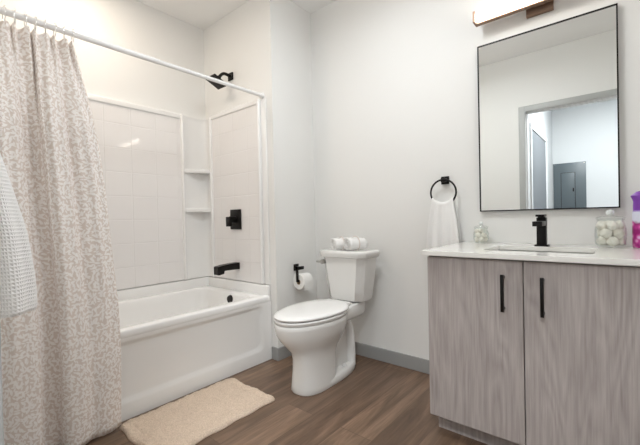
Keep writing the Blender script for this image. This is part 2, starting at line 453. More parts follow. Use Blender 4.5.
# ------------------------------------------------------------------ tub surround
sur = thing('tub_surround', (XT+.02, 1.0, .540), 'white moulded tile pattern surround on the walls above the bathtub', 'shower surround')
S0, S1 = .545, 1.885
part('back_panel', B(XT+.001, XT+.030, YN+.035, 1.500, S0, S1, .006), M['tile_y'], sur, smooth=20)
part('end_panel', B(-2.640, -2.026, YP-.025, YP-.001, S0, S1+.015, .005), M['tile_x'], sur, smooth=20)
part('near_panel', B(XT+.032, -2.026, YN+.001, YN+.025, S0, S1, .005), M['tile_x'], sur, smooth=20)
bm = bmesh.new()
box(bm, XT+.001, XT+.040, YN+.035, 1.500, S1-.030, S1+.012, .008, 3)
box(bm, -2.640, -2.016, YP-.034, YP-.001, S1-.012, S1+.027, .008, 3)
part('top_moulding', bm, M['acrylic'], sur)
bm = bmesh.new()
box(bm, -2.034, -2.012, YP-.036, YP-.001, S0, S1+.024, .008, 3)
box(bm, -2.012, XA-.002, YP-.012, YP-.001, S0, S1+.022, .004)
part('edge_flange', bm, M['acrylic'], sur)
# corner column: two ribs and a concave back, with two shelves
bm = bmesh.new()
for (x0, x1, y0, y1) in ((XT+.001, XT+.052, 1.494, 1.516), (-2.644, -2.624, YP-.046, YP-.001)):
    box(bm, x0, x1, y0, y1, S0, S1+.008, .009, 3)
def cpath(k): # concave curve between the ribs
    pts = [(XT+.030, 1.512), (XT+.016, 1.60), (XT+.020, 1.690), (XT+.045, YP-.022), (XT+.080, YP-.018), (-2.640, YP-.022)]
    return catmull(pts, k)
cp = cpath(24)
rings = []
for z, e in ((S0, 0), (S1-.03, 0), (S1-.008, .004), (S1+.004, .012)):
    rings.append([Vector((x+e*.5, y-e*.5, z)) for x, y in cp])
loft(bm, rings, False, False, closed=False)
corner = [Vector((x, y, S1+.004)) for x, y in [(XT+.001, 1.512), (XT+.001, YP-.001), (-2.640, YP-.001)]]
f = [bm.verts.new(p) for p in [Vector((x+.006, y-.006, S1+.004)) for x, y in cp] + list(reversed(corner))]
bm.faces.new(f)
part('corner_column', bm, M['acrylic'], sur, smooth=50)
for zs in (1.452, 1.128):
    bm = bmesh.new()
    fr = catmull([(-2.640, YP-.040), (-2.648, 1.640), (XT+.060, 1.560), (XT+.040, 1.514)], 12)
    prof = [(x, y) for x, y in cp] + list(fr)
    cx = sum(p[0] for p in prof)/len(prof); cy = sum(p[1] for p in prof)/len(prof)
    def ring(z, s): return [Vector((cx+(x-cx)*s, cy+(y-cy)*s, z)) for x, y in prof]
    loft(bm, [ring(zs-.030, .90), ring(zs-.022, .97), ring(zs-.008, 1.0), ring(zs-.002, .99), ring(zs, .95)])
    part('shelf', bm, M['acrylic'], sur, smooth=60)

# ------------------------------------------------------------------ shower fittings
sh = thing('showerhead', (-2.372, YP, 2.175), 'square black shower head on a bent arm high on the alcove end wall', 'showerhead')
part('flange', B(-2.402, -2.342, YP-.012, YP, 2.145, 2.205, .003), M['black'], sh)
arm = catmull([(-2.372, YP-.01, 2.178), (-2.372, YP-.06, 2.182), (-2.372, YP-.088, 2.170), (-2.372, YP-.110, 2.146), (-2.372, YP-.122, 2.130)], 16)
part('arm', tube(bmesh.new(), arm, .012, 14), M['black'], sh)
bm = bmesh.new(); box(bm, -.016, .016, -.016, .016, -.004, .034, .003)
R_ = Matrix.Translation((-2.372, YP-.133, 2.108)) @ Matrix.Rotation(math.radians(-24), 4, 'X')
bm.transform(R_); part('ball_joint', bm, M['black'], sh)
bm = bmesh.new()
loft(bm, [rrect(-.030, .030, -.030, .030, .004, .004), rrect(-.064, .064, -.064, .064, .004, -.008), rrect(-.064, .064, -.064, .064, .004, -.016), rrect(-.060, .060, -.060, .060, .004, -.017)])
bm.transform(R_); hd = part('spray_plate', bm, M['black'], sh)
bm = bmesh.new()
for i in range(7):
    for j in range(7):
        tube(bm, [(-.039+.013*i, -.039+.013*j, -.0165), (-.039+.013*i, -.039+.013*j, -.019)], .003, 6)
bm.transform(R_); part('nozzles', bm, mat('grey_rubber', srgb(62, 60, 58), .7), hd, 'grey rubber nozzles')
va = thing('shower_valve', (-2.318, YP-.026, 1.025), 'square black shower valve plate with lever on the tiled end panel', 'shower valve')
part('escutcheon', B(-2.385, -2.250, YP-.036, YP-.026, .950, 1.108, .004), M['black'], va)
part('hub', tube(bmesh.new(), [(-2.318, YP-.034, 1.027), (-2.318, YP-.085, 1.027)], .027, 20), M['black'], va)
part('lever', B(-2.336, -2.300, YP-.112, YP-.080, .975, 1.050, .003), M['black'], va)
sp = thing('tub_spout', (-2.315, YP-.026, .655), 'angular black tub spout below the valve on the alcove end wall', 'tub spout')
bm = bmesh.new()
P = [(YP-.026, .690, .638), (YP-.10, .688, .640), (YP-.165, .684, .640), (YP-.172, .683, .618), (YP-.218, .676, .614), (YP-.224, .672, .615)]
loft(bm, [[Vector((-2.315-.028, y, zb)), Vector((-2.315+.028, y, zb)), Vector((-2.315+.028, y, zt)), Vector((-2.315-.028, y, zt))] for y, zt, zb in P])
part('spout', bm, M['black'], sp, smooth=25)
part('aerator', tube(bmesh.new(), [(-2.315, YP-.196, .617), (-2.315, YP-.196, .610)], .012, 14), M['black'], sp)

# ------------------------------------------------------------------ curtain rod, rings, curtain
RX, RZ = -2.0, 1.935
rod = thing('curtain_rod', (RX, YP, RZ), 'white straight shower curtain rod spanning the tub alcove', 'curtain rod')
part('tube', tube(bmesh.new(), [(RX, YN+.004, RZ), (RX, .98, RZ)], .0145, 20), M['rod'], rod)
part('inner_tube', tube(bmesh.new(), [(RX, .90, RZ), (RX, YP-.014, RZ)], .0125, 20), M['rod'], rod)
bm = lathe(bmesh.new(), [(.013, .0), (.018, .004), (.021, .016), (.021, .024)], (0, 0, 0), 20)
bm.transform(Matrix.Translation((RX, YP-.0245, RZ)) @ Matrix.Rotation(-PI/2, 4, 'X'))
part('end_cap', bm, M['rod'], rod)
cl_n = 10
ctop = 1.893
cy_top = [.285 + .0305*k for k in range(cl_n)]
# curtain: rows from top to hem, columns along the cloth
NS, NZ = 360, 70
bot = catmull([(-1.885, .215), (-1.868, .245), (-1.850, .290), (-1.850, .335), (-1.868, .372), (-1.918, .386), (-1.930, .414), (-1.920, .448), (-1.872, .446), (-1.848, .470),
               (-1.852, .515), (-1.872, .560), (-1.866, .600), (-1.872, .645), (-1.892, .690)], NS)
midp = catmull([(-1.935, .212), (-1.920, .240), (-1.890, .272), (-1.895, .318), (-1.930, .352), (-1.958, .360), (-1.966, .388), (-1.954, .420), (-1.915, .424), (-1.890, .448),
                (-1.900, .495), (-1.940, .530), (-1.912, .575), (-1.918, .618), (-1.945, .655)], NS)
bm = bmesh.new(); uvl = bm.loops.layers.uv.new('UVMap')
grid = []; uvs = {}
YEND = [(0, .572), (.105, .600), (.246, .638), (.378, .664), (.524, .681), (.67, .695), (.8, .697), (1.0, .690)]
def yend(t):
    for (a, p), (b, q) in zip(YEND, YEND[1:]):
        if t <= b: return p + (q-p)*(t-a)/(b-a)
    return YEND[-1][1]
s_arc = [0]
for i in range(NS): s_arc.append(s_arc[-1] + math.dist(bot[i], bot[i+1]))
for j in range(NZ+1):
    t = j/NZ; row = []
    z = ctop + (0.022-ctop)*t
    for i in range(NS+1):
        s = i/NS
        ph = 2*PI*(s*(cl_n+.0) - .62)
        tx = RX + .004 + .020*math.cos(ph) * (0.7+.3*math.sin(15.3*s+1)); tyy = .218 + .357*s + .007*math.sin(ph*.5+1)
        b0, b1 = midp[i], bot[i]
        wa = sstep(-.03, .26, t); wb = sstep(.30, .85, t)
        x = tx*(1-wa) + b0[0]*wa; y = tyy*(1-wa) + b0[1]*wa
        x = x*(1-wb) + b1[0]*wb; y = y*(1-wb) + b1[1]*wb
        ye = yend(t); ycur = (.575*(1-wa) + midp[-1][1]*wa)*(1-wb) + bot[-1][1]*wb
        y = .215 + (y-.215)*(ye-.215)/(ycur-.215)
        fade = sstep(0, .12, t)*(1-sstep(.3, .95, t))
        x += .006*fade*math.cos(2*PI*s*12+1.1+.8*t)
        x += .003*math.sin(9*s*PI+14*t)*sstep(.1, .4, t)
        zz = z - .010*(1-math.cos(ph))*.5*(1-sstep(0, .06, t))
        v = bm.verts.new((x, y, zz)); row.append(v); uvs[v] = (s_arc[i]*1.15, z)
    grid.append(row)
for j in range(NZ):
    for i in range(NS):
        f = bm.faces.new((grid[j][i], grid[j][i+1], grid[j+1][i+1], grid[j+1][i]))
        for lp in f.loops: lp[uvl].uv = uvs[lp.vert]
cur = solo('shower_curtain', bm, M['curtain'], 'beige shower curtain with white leaf print bunched at the near end of the tub', 'shower curtain', smooth=80)
sm = cur.modifiers.new('thickness', 'SOLIDIFY'); sm.thickness = .0015
ords = ['tenth', 'ninth', 'eighth', 'seventh', 'sixth', 'fifth', 'fourth', 'third', 'second', 'first']
ring0 = None
for k in range(cl_n):
    # ring at the cloth crests
    s = (k+.62)/cl_n; y = .218 + .357*s
    lab = 'thin metal curtain ring on the white rod, %s from the free edge of the curtain' % ords[k]
    if ring0 is None:
        bm = bmesh.new()
        pts = [(0, 0, .019)] + []
        pts = [(.021*math.cos(a)*1.0, 0.0015*math.sin(a), -.010+.034*math.sin(a)) for a in [2*PI*q/28 for q in range(28)]]
        tube(bm, pts, .0016, 6, closed=True)
        me = finish(bm, 60); me.name = 'curtain_ring'; me.materials.append(M['chrome'])
        ring0 = bpy.data.objects.new('curtain_ring', me); COL.objects.link(ring0); o = ring0
    else:
        o = ring0.copy(); COL.objects.link(o)
    o.location = (RX+.003, y, RZ); o.rotation_euler = (0, 0, random.uniform(-.3, .3))
    tag(o, lab, 'curtain ring', 'curtain rings on the white rod')

# ------------------------------------------------------------------ toilet (x centre TX, d = distance from the back wall)
TX = -1.456
toi = thing('toilet', (TX, 1.80, 0), 'white two-piece toilet with a closed lid against the back wall', 'toilet')
def egg(z, df, db, w, n=40, pf=2.1, pb=2.6, mid=.42):
    cx = TX + .014*(1-sstep(.18, .36, z))
    # outline: widest at d = db+(df-db)*mid, rounded front, squarer back
    dm = db + (df-db)*mid; pts = []
    for k in range(n):
        a = 2*PI*k/n; c, s = math.cos(a), math.sin(a)
        p = pf if s > 0 else pb
        x = w*math.copysign(abs(c)**(2/p), c)
        d = dm + (df-dm if s > 0 else dm-db)*math.copysign(abs(s)**(2/p), s)
        pts.append(Vector((cx+x, YA-d, z)))
    return pts
bm = bmesh.new()
loft(bm, [egg(.001, .722, .44, .100, pf=2.5, pb=4), egg(.010, .727, .44, .104, pf=2.5, pb=4), egg(.04, .724, .44, .101, pf=2.5, pb=4), egg(.12, .716, .435, .096, pf=2.5, pb=4), egg(.19, .716, .425, .094, pf=2.4, pb=3.5), egg(.235, .728, .40, .102, pf=2.3, pb=3),
          egg(.275, .762, .36, .126, pf=2.2, pb=2.6), egg(.312, .798, .33, .150, pb=2.3), egg(.352, .822, .31, .166, pb=2.2), egg(.392, .830, .30, .174, pb=2.1), egg(.412, .831, .30, .176, pb=2.1), egg(.418, .826, .303, .172, pb=2.1), egg(.420, .804, .32, .16, pb=2.1)])
part('bowl', bm, M['porcelain'], toi, smooth=60)
bm = bmesh.new()
loft(bm, [egg(.001, .720, .175, .100, pf=2.5, pb=2.4, mid=.6), egg(.012, .725, .170, .104, pf=2.5, pb=2.4, mid=.6), egg(.040, .722, .172, .101, pf=2.5, pb=2.4, mid=.6), egg(.050, .714, .17, .094, pf=2.5, pb=2.4, mid=.6)])
part('foot', bm, M['porcelain'], toi, smooth=60)
part('web', B(TX-.040, TX+.040, YA-.55, YA-.23, .03, .38, .012), M['porcelain'], toi)
bm = bmesh.new()
tp = catmull([(.47, .25), (.42, .325), (.36, .358), (.29, .345), (.245, .27), (.228, .15), (.228, .03)], 34)
R = []
for i, (d, z) in enumerate(tp):
    a = tp[max(i-1, 0)]; b = tp[min(i+1, len(tp)-1)]
    t = Vector((0, -(b[0]-a[0]), b[1]-a[1])).normalized(); nrm = Vector((1, 0, 0)).cross(t).normalized()
    R.append([Vector((TX, YA-d, z)) + Vector((1, 0, 0))*.084*math.copysign(abs(math.cos(q))**.75, math.cos(q)) + nrm*.027*math.copysign(abs(math.sin(q))**.75, math.sin(q)) for q in [2*PI*k/20 for k in range(20)]])
loft(bm, R)
part('trapway', bm, M['porcelain'], toi, smooth=60)
for s_ in (-1, 1):
    part('bolt_cap', lathe(bmesh.new(), [(.015, .048), (.015, .058), (.012, .066), (.004, .070)], (TX+s_*.068, YA-.33, 0), 16), M['seat'], toi)
bm = bmesh.new()
loft(bm, [rrect(TX-.085, TX+.085, YA-.42, YA-.115, .03, .345), rrect(TX-.102, TX+.102, YA-.42, YA-.105, .03, .37), rrect(TX-.106, TX+.106, YA-.30, YA-.10, .03, .436), rrect(TX-.100, TX+.100, YA-.295, YA-.105, .03, .444)])
part('rear_deck', bm, M['porcelain'], toi, smooth=60)
def tank_ring(z, hw, df, db, ch=.045):
    P = [(-hw, db), (-hw, df-ch*.85), (-hw+.006, df-ch*.70), (-hw+ch*.85, df-.010), (-hw+ch*1.05, df), (hw-ch*1.05, df), (hw-ch*.85, df-.010), (hw-.006, df-ch*.70), (hw, df-ch*.85), (hw, db)]
    return [Vector((TX+x, YA-d, z)) for x, d in P]
bm = bmesh.new()
loft(bm, [tank_ring(.443, .10, .20, .12), tank_ring(.450, .12, .215, .11), tank_ring(.456, .140, .232, .10), tank_ring(.472, .146, .238, .095), tank_ring(.60, .162, .248, .085), tank_ring(.752, .180, .258, .078)])
part('tank', bm, M['porcelain'], toi, smooth=40)
bm = bmesh.new()
loft(bm, [tank_ring(.750, .187, .266, .074), tank_ring(.754, .194, .273, .072), tank_ring(.778, .199, .277, .070), tank_ring(.790, .198, .276, .070), tank_ring(.796, .192, .270, .074), tank_ring(.797, .16, .24, .10)])
part('tank_lid', bm, M['porcelain'], toi, smooth=50)
bm = bmesh.new()
loft(bm, [egg(.421, .822, .30, .172, pb=1.9), egg(.425, .830, .29, .178, pb=1.9), egg(.438, .832, .29, .180, pb=1.9), egg(.442, .826, .295, .174, pb=1.9)])
part('seat', bm, M['seat'], toi, smooth=60)
part('seat_gap_shadow', loft(bmesh.new(), [egg(.4415, .815, .31, .163, pb=1.9), egg(.4475, .815, .31, .163, pb=1.9)]), M['gap_shadow'], toi, 'dark filler standing in for the shadow between seat and lid')
bm = bmesh.new()
loft(bm, [egg(.447, .822, .272, .172, pb=1.9), egg(.450, .830, .268, .178, pb=1.9), egg(.458, .832, .268, .180, pb=1.9), egg(.465, .824, .274, .173, pb=1.9), egg(.470, .785, .305, .145), egg(.473, .70, .38, .085)])
part('lid', bm, M['seat'], toi, smooth=60)
for s_ in (-1, 1):
    part('hinge', tube(bmesh.new(), [(TX+s_*.070-.025, YA-.282, .452), (TX+s_*.070+.025, YA-.282, .452)], .012, 14), M['seat'], toi)
lv = part('flush_lever', B(TX-.205, TX-.145, YA-.274, YA-.262, .708, .722, .004), M['nickel'], toi, 'chrome flush lever')
part('pivot', tube(bmesh.new(), [(TX-.150, YA-.200, .716), (TX-.150, YA-.275, .716)], .016, 18), M['nickel'], lv)

# rolled washcloths on the tank lid
def washcloth(cx, cy, zb, ang, L, r, label):
    t = thing('rolled_washcloth', (cx, cy, zb), label, 'washcloth', 'rolled washcloths on the tank lid')
    bm = bmesh.new(); rings = []
    turns = 2.6; n = 90
    sp_ = []
    for i in range(n+1):
        a = turns*2*PI*i/n; q = .006 + (r-.006)*i/n
        sp_.append((q*math.cos(a-PI*.9), q*math.sin(a-PI*.9)*.86))
    for k in range(9):
        u = -L/2 + L*k/8
        e = 1 - .10*abs(2*u/L)**4
        rings.append([Vector((u + .004*math.sin(q[0]*150+k), q[0]*e*(1+.05*math.sin(2.1*k+ang*9)), q[1]*e*(1+(.07*math.sin(1.7*k+q[0]*60) if q[1] > 0 else 0)) + r*.86)) for q in sp_])
    vs = [[bm.verts.new(p) for p in g] for g in rings]
    for a, b in zip(vs, vs[1:]):
        for i in range(n): bm.faces.new((a[i], a[i+1], b[i+1], b[i]))
    bm.transform(Matrix.Translation((cx, cy, zb)) @ Matrix.Rotation(ang, 4, 'Z'))
    o = part('rolled_cloth', bm, M['terry'], t, smooth=70)
    s = o.modifiers.new('thickness', 'SOLIDIFY'); s.thickness = .0042; s.offset = 1
    bm = bmesh.new()
    tube(bm, [(0.0, (r+.004)*math.cos(a), (r+.004)*.86*math.sin(a) + r*.86) for a in [2*PI*k/28 for k in range(28)]], .003, 6, closed=True)
    bm.transform(Matrix.Translation((cx, cy, zb)) @ Matrix.Rotation(ang, 4, 'Z'))
    part('tie', bm, mat('pale_ribbon', srgb(225, 214, 208), .8), t, 'pale ribbon tied around the roll')
washcloth(TX-.052, YA-.170, .7998, math.radians(58), .13, .050, 'white rolled washcloth on the toilet tank, the one nearer the toilet paper')
washcloth(TX+.068, YA-.170, .7998, math.radians(66), .135, .053, 'white rolled washcloth on the toilet tank, the one nearer the vanity')

# ------------------------------------------------------------------ toilet paper holder and roll on the niche wall
hx, hz0 = XR+.068, .563
th = thing('toilet_paper_holder', (XR, 1.945, .67), 'black pivoting toilet paper holder on the niche wall beside the toilet', 'toilet paper holder')
part('wall_plate', B(XR, XR+.010, 1.928, 1.978, .628, .678, .002), M['black'], th)
bm = bmesh.new()
box(bm, XR+.008, hx+.008, 1.943, 1.963, .643, .661, .002)
part('post', bm, M['black'], th)
bm = bmesh.new()
box(bm, hx-.009, hx+.009, 1.891, 1.963, .643, .666, .002); box(bm, hx-.009, hx+.009, 1.891, 1.903, hz0-.009, .666, .002)
part('arm', bm, M['black'], th)
part('bar', tube(bmesh.new(), [(hx, 1.895, hz0), (hx, 2.033, hz0)], .0085, 16), M['black'], th)
roll = thing('toilet_paper_roll', (hx, 1.965, hz0-.06), 'white toilet paper roll hanging on the black holder', 'toilet paper')
bm = bmesh.new()
rz = hz0 - .010
def ann(ro, ri, y0, y1, bm, zc):
    ys = [(ri, y0), (ro-.003, y0), (ro, y0+.003), (ro, y1-.003), (ro-.003, y1), (ri, y1)]
    R = [[Vector((hx+r*math.cos(2*PI*k/40), y, zc+r*math.sin(2*PI*k/40))) for k in range(40)] for r, y in ys]
    return loft(bm, R+[R[0]], False, False)
part('paper', ann(.058, .0205, 1.908, 2.012, bm, rz), M['paper'], roll)
part('core', ann(.0205, .0190, 1.907, 2.013, bmesh.new(), rz), M['card'], roll, 'cardboard core')
bm = bmesh.new()
pts = [(hx+.0585, rz), (hx+.060, rz-.03), (hx+.0585, rz-.060)]
loft(bm, [[Vector((x, 1.910, z)), Vector((x, 2.010, z)), Vector((x+.001, 2.010, z)), Vector((x+.001, 1.910, z))] for x, z in pts])
part('loose_sheet', bm, M['paper'], roll)

# ------------------------------------------------------------------ bath mat
bm = bmesh.new()
mx0, mx1, my0, my1 = -1.925, -1.495, .68, 1.36
NX, NY = 90, 140
def hsh(a, b): return math.sin(a*12.9898+b*78.233)*43758.5453 % 1.0
g = []
for i in range(NX+1):
    row = []
    for j in range(NY+1):
        u, v = i/NX, j/NY
        x = mx0 + (mx1-mx0)*u; y = my0 + (my1-my0)*v
        du = min(u, 1-u)*(mx1-mx0); dv = min(v, 1-v)*(my1-my0); d = min(du, dv)
        # rounded corners, wavy edge
        cx_, cy_ = (mx0+mx1)/2, (my0+my1)/2
        x += .004*math.sin(y*38+1)*(1-sstep(0, .05, du)); y += .005*math.sin(x*33)*(1-sstep(0, .05, dv))
        if du < .035 and dv < .035:
            qx, qy = .035-du, .035-dv; q = math.hypot(qx, qy); lim = max(qx, qy)
            if q > 1e-6:
                x += math.copysign(qx*(1-lim/q), cx_-x); y += math.copysign(qy*(1-lim/q), cy_-y)
        h = .017*sstep(-.004, .014, d)
        h -= .006*math.exp(-((d-.052)/.006)**2)
        h += (.0035*(hsh(i, j)-.5) + .0035*math.sin(x*55+3*math.sin(y*31))*math.sin(y*61+2*math.sin(x*40)))*sstep(0, .012, d)
        row.append(bm.verts.new((x, y, .002+h)))
    g.append(row)
for i in range(NX):
    for j in range(NY): bm.faces.new((g[i][j], g[i+1][j], g[i+1][j+1], g[i][j+1]))
rim = [g[i][0] for i in range(NX+1)] + [g[NX][j] for j in range(1, NY+1)] + [g[i][NY] for i in range(NX-1, -1, -1)] + [g[0][j] for j in range(NY-1, 0, -1)]
bv = [bm.verts.new((v.co.x, v.co.y, .0)) for v in rim]
for k in range(len(rim)):
    j = (k+1) % len(rim); bm.faces.new((rim[k], bv[k], bv[j], rim[j]))
bm.faces.new(bv)
solo('bath_mat', bm, M['mat'], 'cream tufted bath mat lying on the brown floor along the tub', 'bath mat', smooth=180)

# ------------------------------------------------------------------ vanity cabinet
vx0, vx1, vyf, vz0, vz1 = -.687, .100, 1.589, .096, .8385
van = thing('vanity_cabinet', ((vx0+vx1)/2, 1.9, 0), 'grey wood grain vanity cabinet with two doors under the white countertop', 'vanity cabinet')
bm = bmesh.new()
for q in ((vx0, vx0+.016, vyf+.022, YA-.002, vz0, vz1), (vx1-.016, vx1, vyf+.022, YA-.002, vz0, vz1), (vx0+.016, vx1-.016, vyf+.022, YA-.002, vz0, vz0+.016),
          (vx0+.016, vx1-.016, YA-.018, YA-.002, vz0+.016, vz1), (vx0+.016, vx1-.016, vyf+.022, vyf+.038, vz1-.06, vz1)): box(bm, *q)
part('carcass', bm, M['vanity'], van)
part('toe_kick', B(vx0+.010, vx1-.010, vyf+.075, YA-.002, .001, vz0), M['vanity'], van)
gx = -.2925
for (a, b, hxp) in ((vx0, gx-.0018, -.363), (gx+.0018, vx1, -.225)):
    d = part('door', B(a, b, vyf, vyf+.020, vz0-.002, vz1-.006, .0012, 1), M['vanity'], van)
    bm = bmesh.new()
    box(bm, hxp-.006, hxp+.006, vyf-.034, vyf-.022, .628, .778, .001); box(bm, hxp-.005, hxp+.005, vyf-.026, vyf, .634, .644, .001); box(bm, hxp-.005, hxp+.005, vyf-.026, vyf, .762, .772, .001)
    part('handle', bm, M['black'], d, 'black bar handle')
# countertop with a cut-out, sink under it
ct = bmesh.new()
xs = [-.711, -.475, -.075, .124]; ys = [1.567, 1.712, 1.998, YA-.001]; z0, z1 = .8395, ZC
V = {(i, j, k): ct.verts.new((xs[i], ys[j], (z0, z1)[k])) for i in range(4) for j in range(4) for k in range(2)}
for i in range(3):
    for j in range(3):
        if (i, j) == (1, 1): continue
        for k in range(2): ct.faces.new([V[q] for q in ((i, j, k), (i+1, j, k), (i+1, j+1, k), (i, j+1, k))])
def side(a, b): ct.faces.new((V[(*a, 0)], V[(*b, 0)], V[(*b, 1)], V[(*a, 1)]))
for i in range(3): side((i, 0), (i+1, 0)); side((i, 3), (i+1, 3)); side((0, i), (0, i+1)); side((3, i), (3, i+1))
side((1, 1), (2, 1)); side((1, 2), (2, 2)); side((1, 1), (1, 2)); side((2, 1), (2, 2))
bmesh.ops.recalc_face_normals(ct, faces=ct.faces)
es = [e for e in ct.edges if len(e.link_faces) == 2 and abs(e.calc_face_angle(0)) > 1]
bmesh.ops.bevel(ct, geom=es, offset=.002, segments=2, affect='EDGES')
solo('countertop', ct, M['quartz'], 'white quartz countertop on the grey vanity', 'countertop', smooth=20)
snk = thing('sink', (-.285, 1.875, .70), 'white rectangular sink basin sunk under the countertop', 'sink')
bm = bmesh.new()
sr = lambda e, r, z: rrect(-.483+e, -.067-e, 1.704+e, 2.006-e, r, z)
loft(bm, [sr(-.02, .012, .836), sr(-.004, .012, .836), sr(0, .012, .828), sr(.006, .02, .76), sr(.02, .03, .725), sr(.06, .03, .715)], False, True)
part('bowl', bm, M['porcelain'], snk, smooth=60)
part('drain', lathe(bmesh.new(), [(.022, .7155), (.022, .718), (.017, .719)], (-.285, 1.875, 0), 20), M['black'], snk)
# faucet
fx, fy = -.291, 2.045
fa = thing('faucet', (fx, fy, ZC), 'square black single lever faucet standing behind the sink', 'faucet')
part('base_plate', B(fx-.030, fx+.030, fy-.028, fy+.028, ZC, ZC+.007, .002), M['black'], fa)
part('body', B(fx-.020, fx+.020, fy-.022, fy+.022, ZC+.006, 1.002, .002), M['black'], fa)
part('spout', B(fx-.020, fx+.020, fy-.135, fy-.020, .962, .985, .002), M['black'], fa)
part('lever', B(fx-.018, fx+.018, fy-.060, fy+.022, 1.006, 1.017, .002), M['black'], fa)
part('swivel', B(fx-.015, fx+.015, fy-.015, fy+.015, 1.001, 1.007), M['black'], fa)

# ------------------------------------------------------------------ mirror
mi = thing('wall_mirror', (-.304, YA, 1.042), 'tall rectangular wall mirror in a thin black frame above the vanity', 'mirror')
ax0, ax1, az0, az1 = -.614, .006, 1.040, 1.988
part('glass', B(ax0+.005, ax1-.005, YA-.022, YA-.004, az0+.005, az1-.005), M['mirror'], mi)
bm = bmesh.new()
fw = .006
box(bm, ax0, ax0+fw, YA-.026, YA-.001, az0, az1); box(bm, ax1-fw, ax1, YA-.026, YA-.001, az0, az1)
box(bm, ax0+fw, ax1-fw, YA-.026, YA-.001, az0, az0+fw); box(bm, ax0+fw, ax1-fw, YA-.026, YA-.001, az1-fw, az1)
part('frame', bm, M['black'], mi)

# ------------------------------------------------------------------ vanity light
vl = thing('vanity_light', (-.305, YA, 2.11), 'bronze linear vanity light with a glowing bar above the mirror', 'wall light')
part('back_plate', B(-.366, -.244, YA-.024, YA-.001, 2.062, 2.182, .003), M['bronze'], vl)
part('stem', B(-.330, -.280, YA-.062, YA-.022, 2.100, 2.140, .002), M['bronze'], vl)
lx0, lx1 = -.608, -.002
bm = bmesh.new()
box(bm, lx0, lx1, YA-.062, YA-.056, 2.092, 2.142); box(bm, lx0, lx1, YA-.086, YA-.056, 2.087, 2.092); box(bm, lx0, lx0+.011, YA-.120, YA-.056, 2.086, 2.146); box(bm, lx1-.011, lx1, YA-.120, YA-.056, 2.086, 2.146)
part('housing', bm, M['bronze'], vl)
part('diffuser', B(lx0+.012, lx1-.012, YA-.117, YA-.063, 2.093, 2.142, .010, 3), M['lamp'], vl, 'glowing white diffuser bar')

# ------------------------------------------------------------------ towel ring and hand towel
rx, rz_ = -.820, 1.164
tr = thing('towel_ring', (rx, YA, 1.235), 'round black towel ring on the back wall beside the mirror', 'towel ring')
part('wall_plate', B(rx-.024, rx+.024, YA-.012, YA, 1.216, 1.264, .002), M['black'], tr)
part('post', B(rx-.012, rx+.012, YA-.050, YA-.010, 1.228, 1.252, .002), M['black'], tr)
ry = YA-.043
bm = bmesh.new()
tube(bm, [(rx+.078*math.cos(a), ry, rz_+.078*math.sin(a)) for a in [2*PI*k/48 for k in range(48)]], .0055, 10, closed=True)
part('ring', bm, M['black'], tr, smooth=60)
# towel: goes up in front, over the ring bottom, down behind
bm = bmesh.new(); uvl = bm.loops.layers.uv.new('UVMap'); NT = 40
rows = []
ringz = rz_ - .078
def towel_row(z, hw, yc, amp, side_):
    r = []
    for i in range(NT+1):
        s = -1 + 2*i/NT
        x = rx - .003 + hw*s
        # follow the curve of the ring where it is gathered over it
        y = yc + amp*math.cos(s*PI*3.2+.5)*side_
        r.append(Vector((x, y, z)))
    return r
def rise(s, hw): return rz_ - math.sqrt(max(0, .078**2 - (hw*s)**2)) - ringz
front = [(0.775, .104), (.85, .101), (.95, .092), (1.03, .081), (1.08, .071)]
for z, hw in front:
    q = sstep(.78, 1.09, z)
    rows.append(towel_row(z, hw, ry-.016+.004*q, .008*(1-.75*q), 1))
for ang in range(0, 181, 20):
    a = math.radians(ang); hw = .066
    r = []
    for i in range(NT+1):
        s = -1+2*i/NT
        r.append(Vector((rx-.003+hw*s, ry-.0125*math.cos(a), ringz+.004+rise(s, hw)*.9+.0125*math.sin(a))))
    rows.append(r)
for z, hw in reversed(front):
    q = sstep(.78, 1.09, z)
    rows.append(towel_row(z+.03, hw*.97, ry+.018-.004*q, .006*(1-.7*q), -1))
vs = [[bm.verts.new(p) for p in r] for r in rows]
for a in range(len(vs)-1):
    for i in range(NT): bm.faces.new((vs[a][i], vs[a][i+1], vs[a+1][i+1], vs[a+1][i]))
ht = solo('hand_towel', bm, M['terry'], 'white hand towel draped through the black towel ring', 'towel', smooth=80)
s = ht.modifiers.new('thickness', 'SOLIDIFY'); s.thickness = .006; s.offset = 0
s = ht.modifiers.new('smooth', 'SUBSURF'); s.levels = 1; s.render_levels = 1

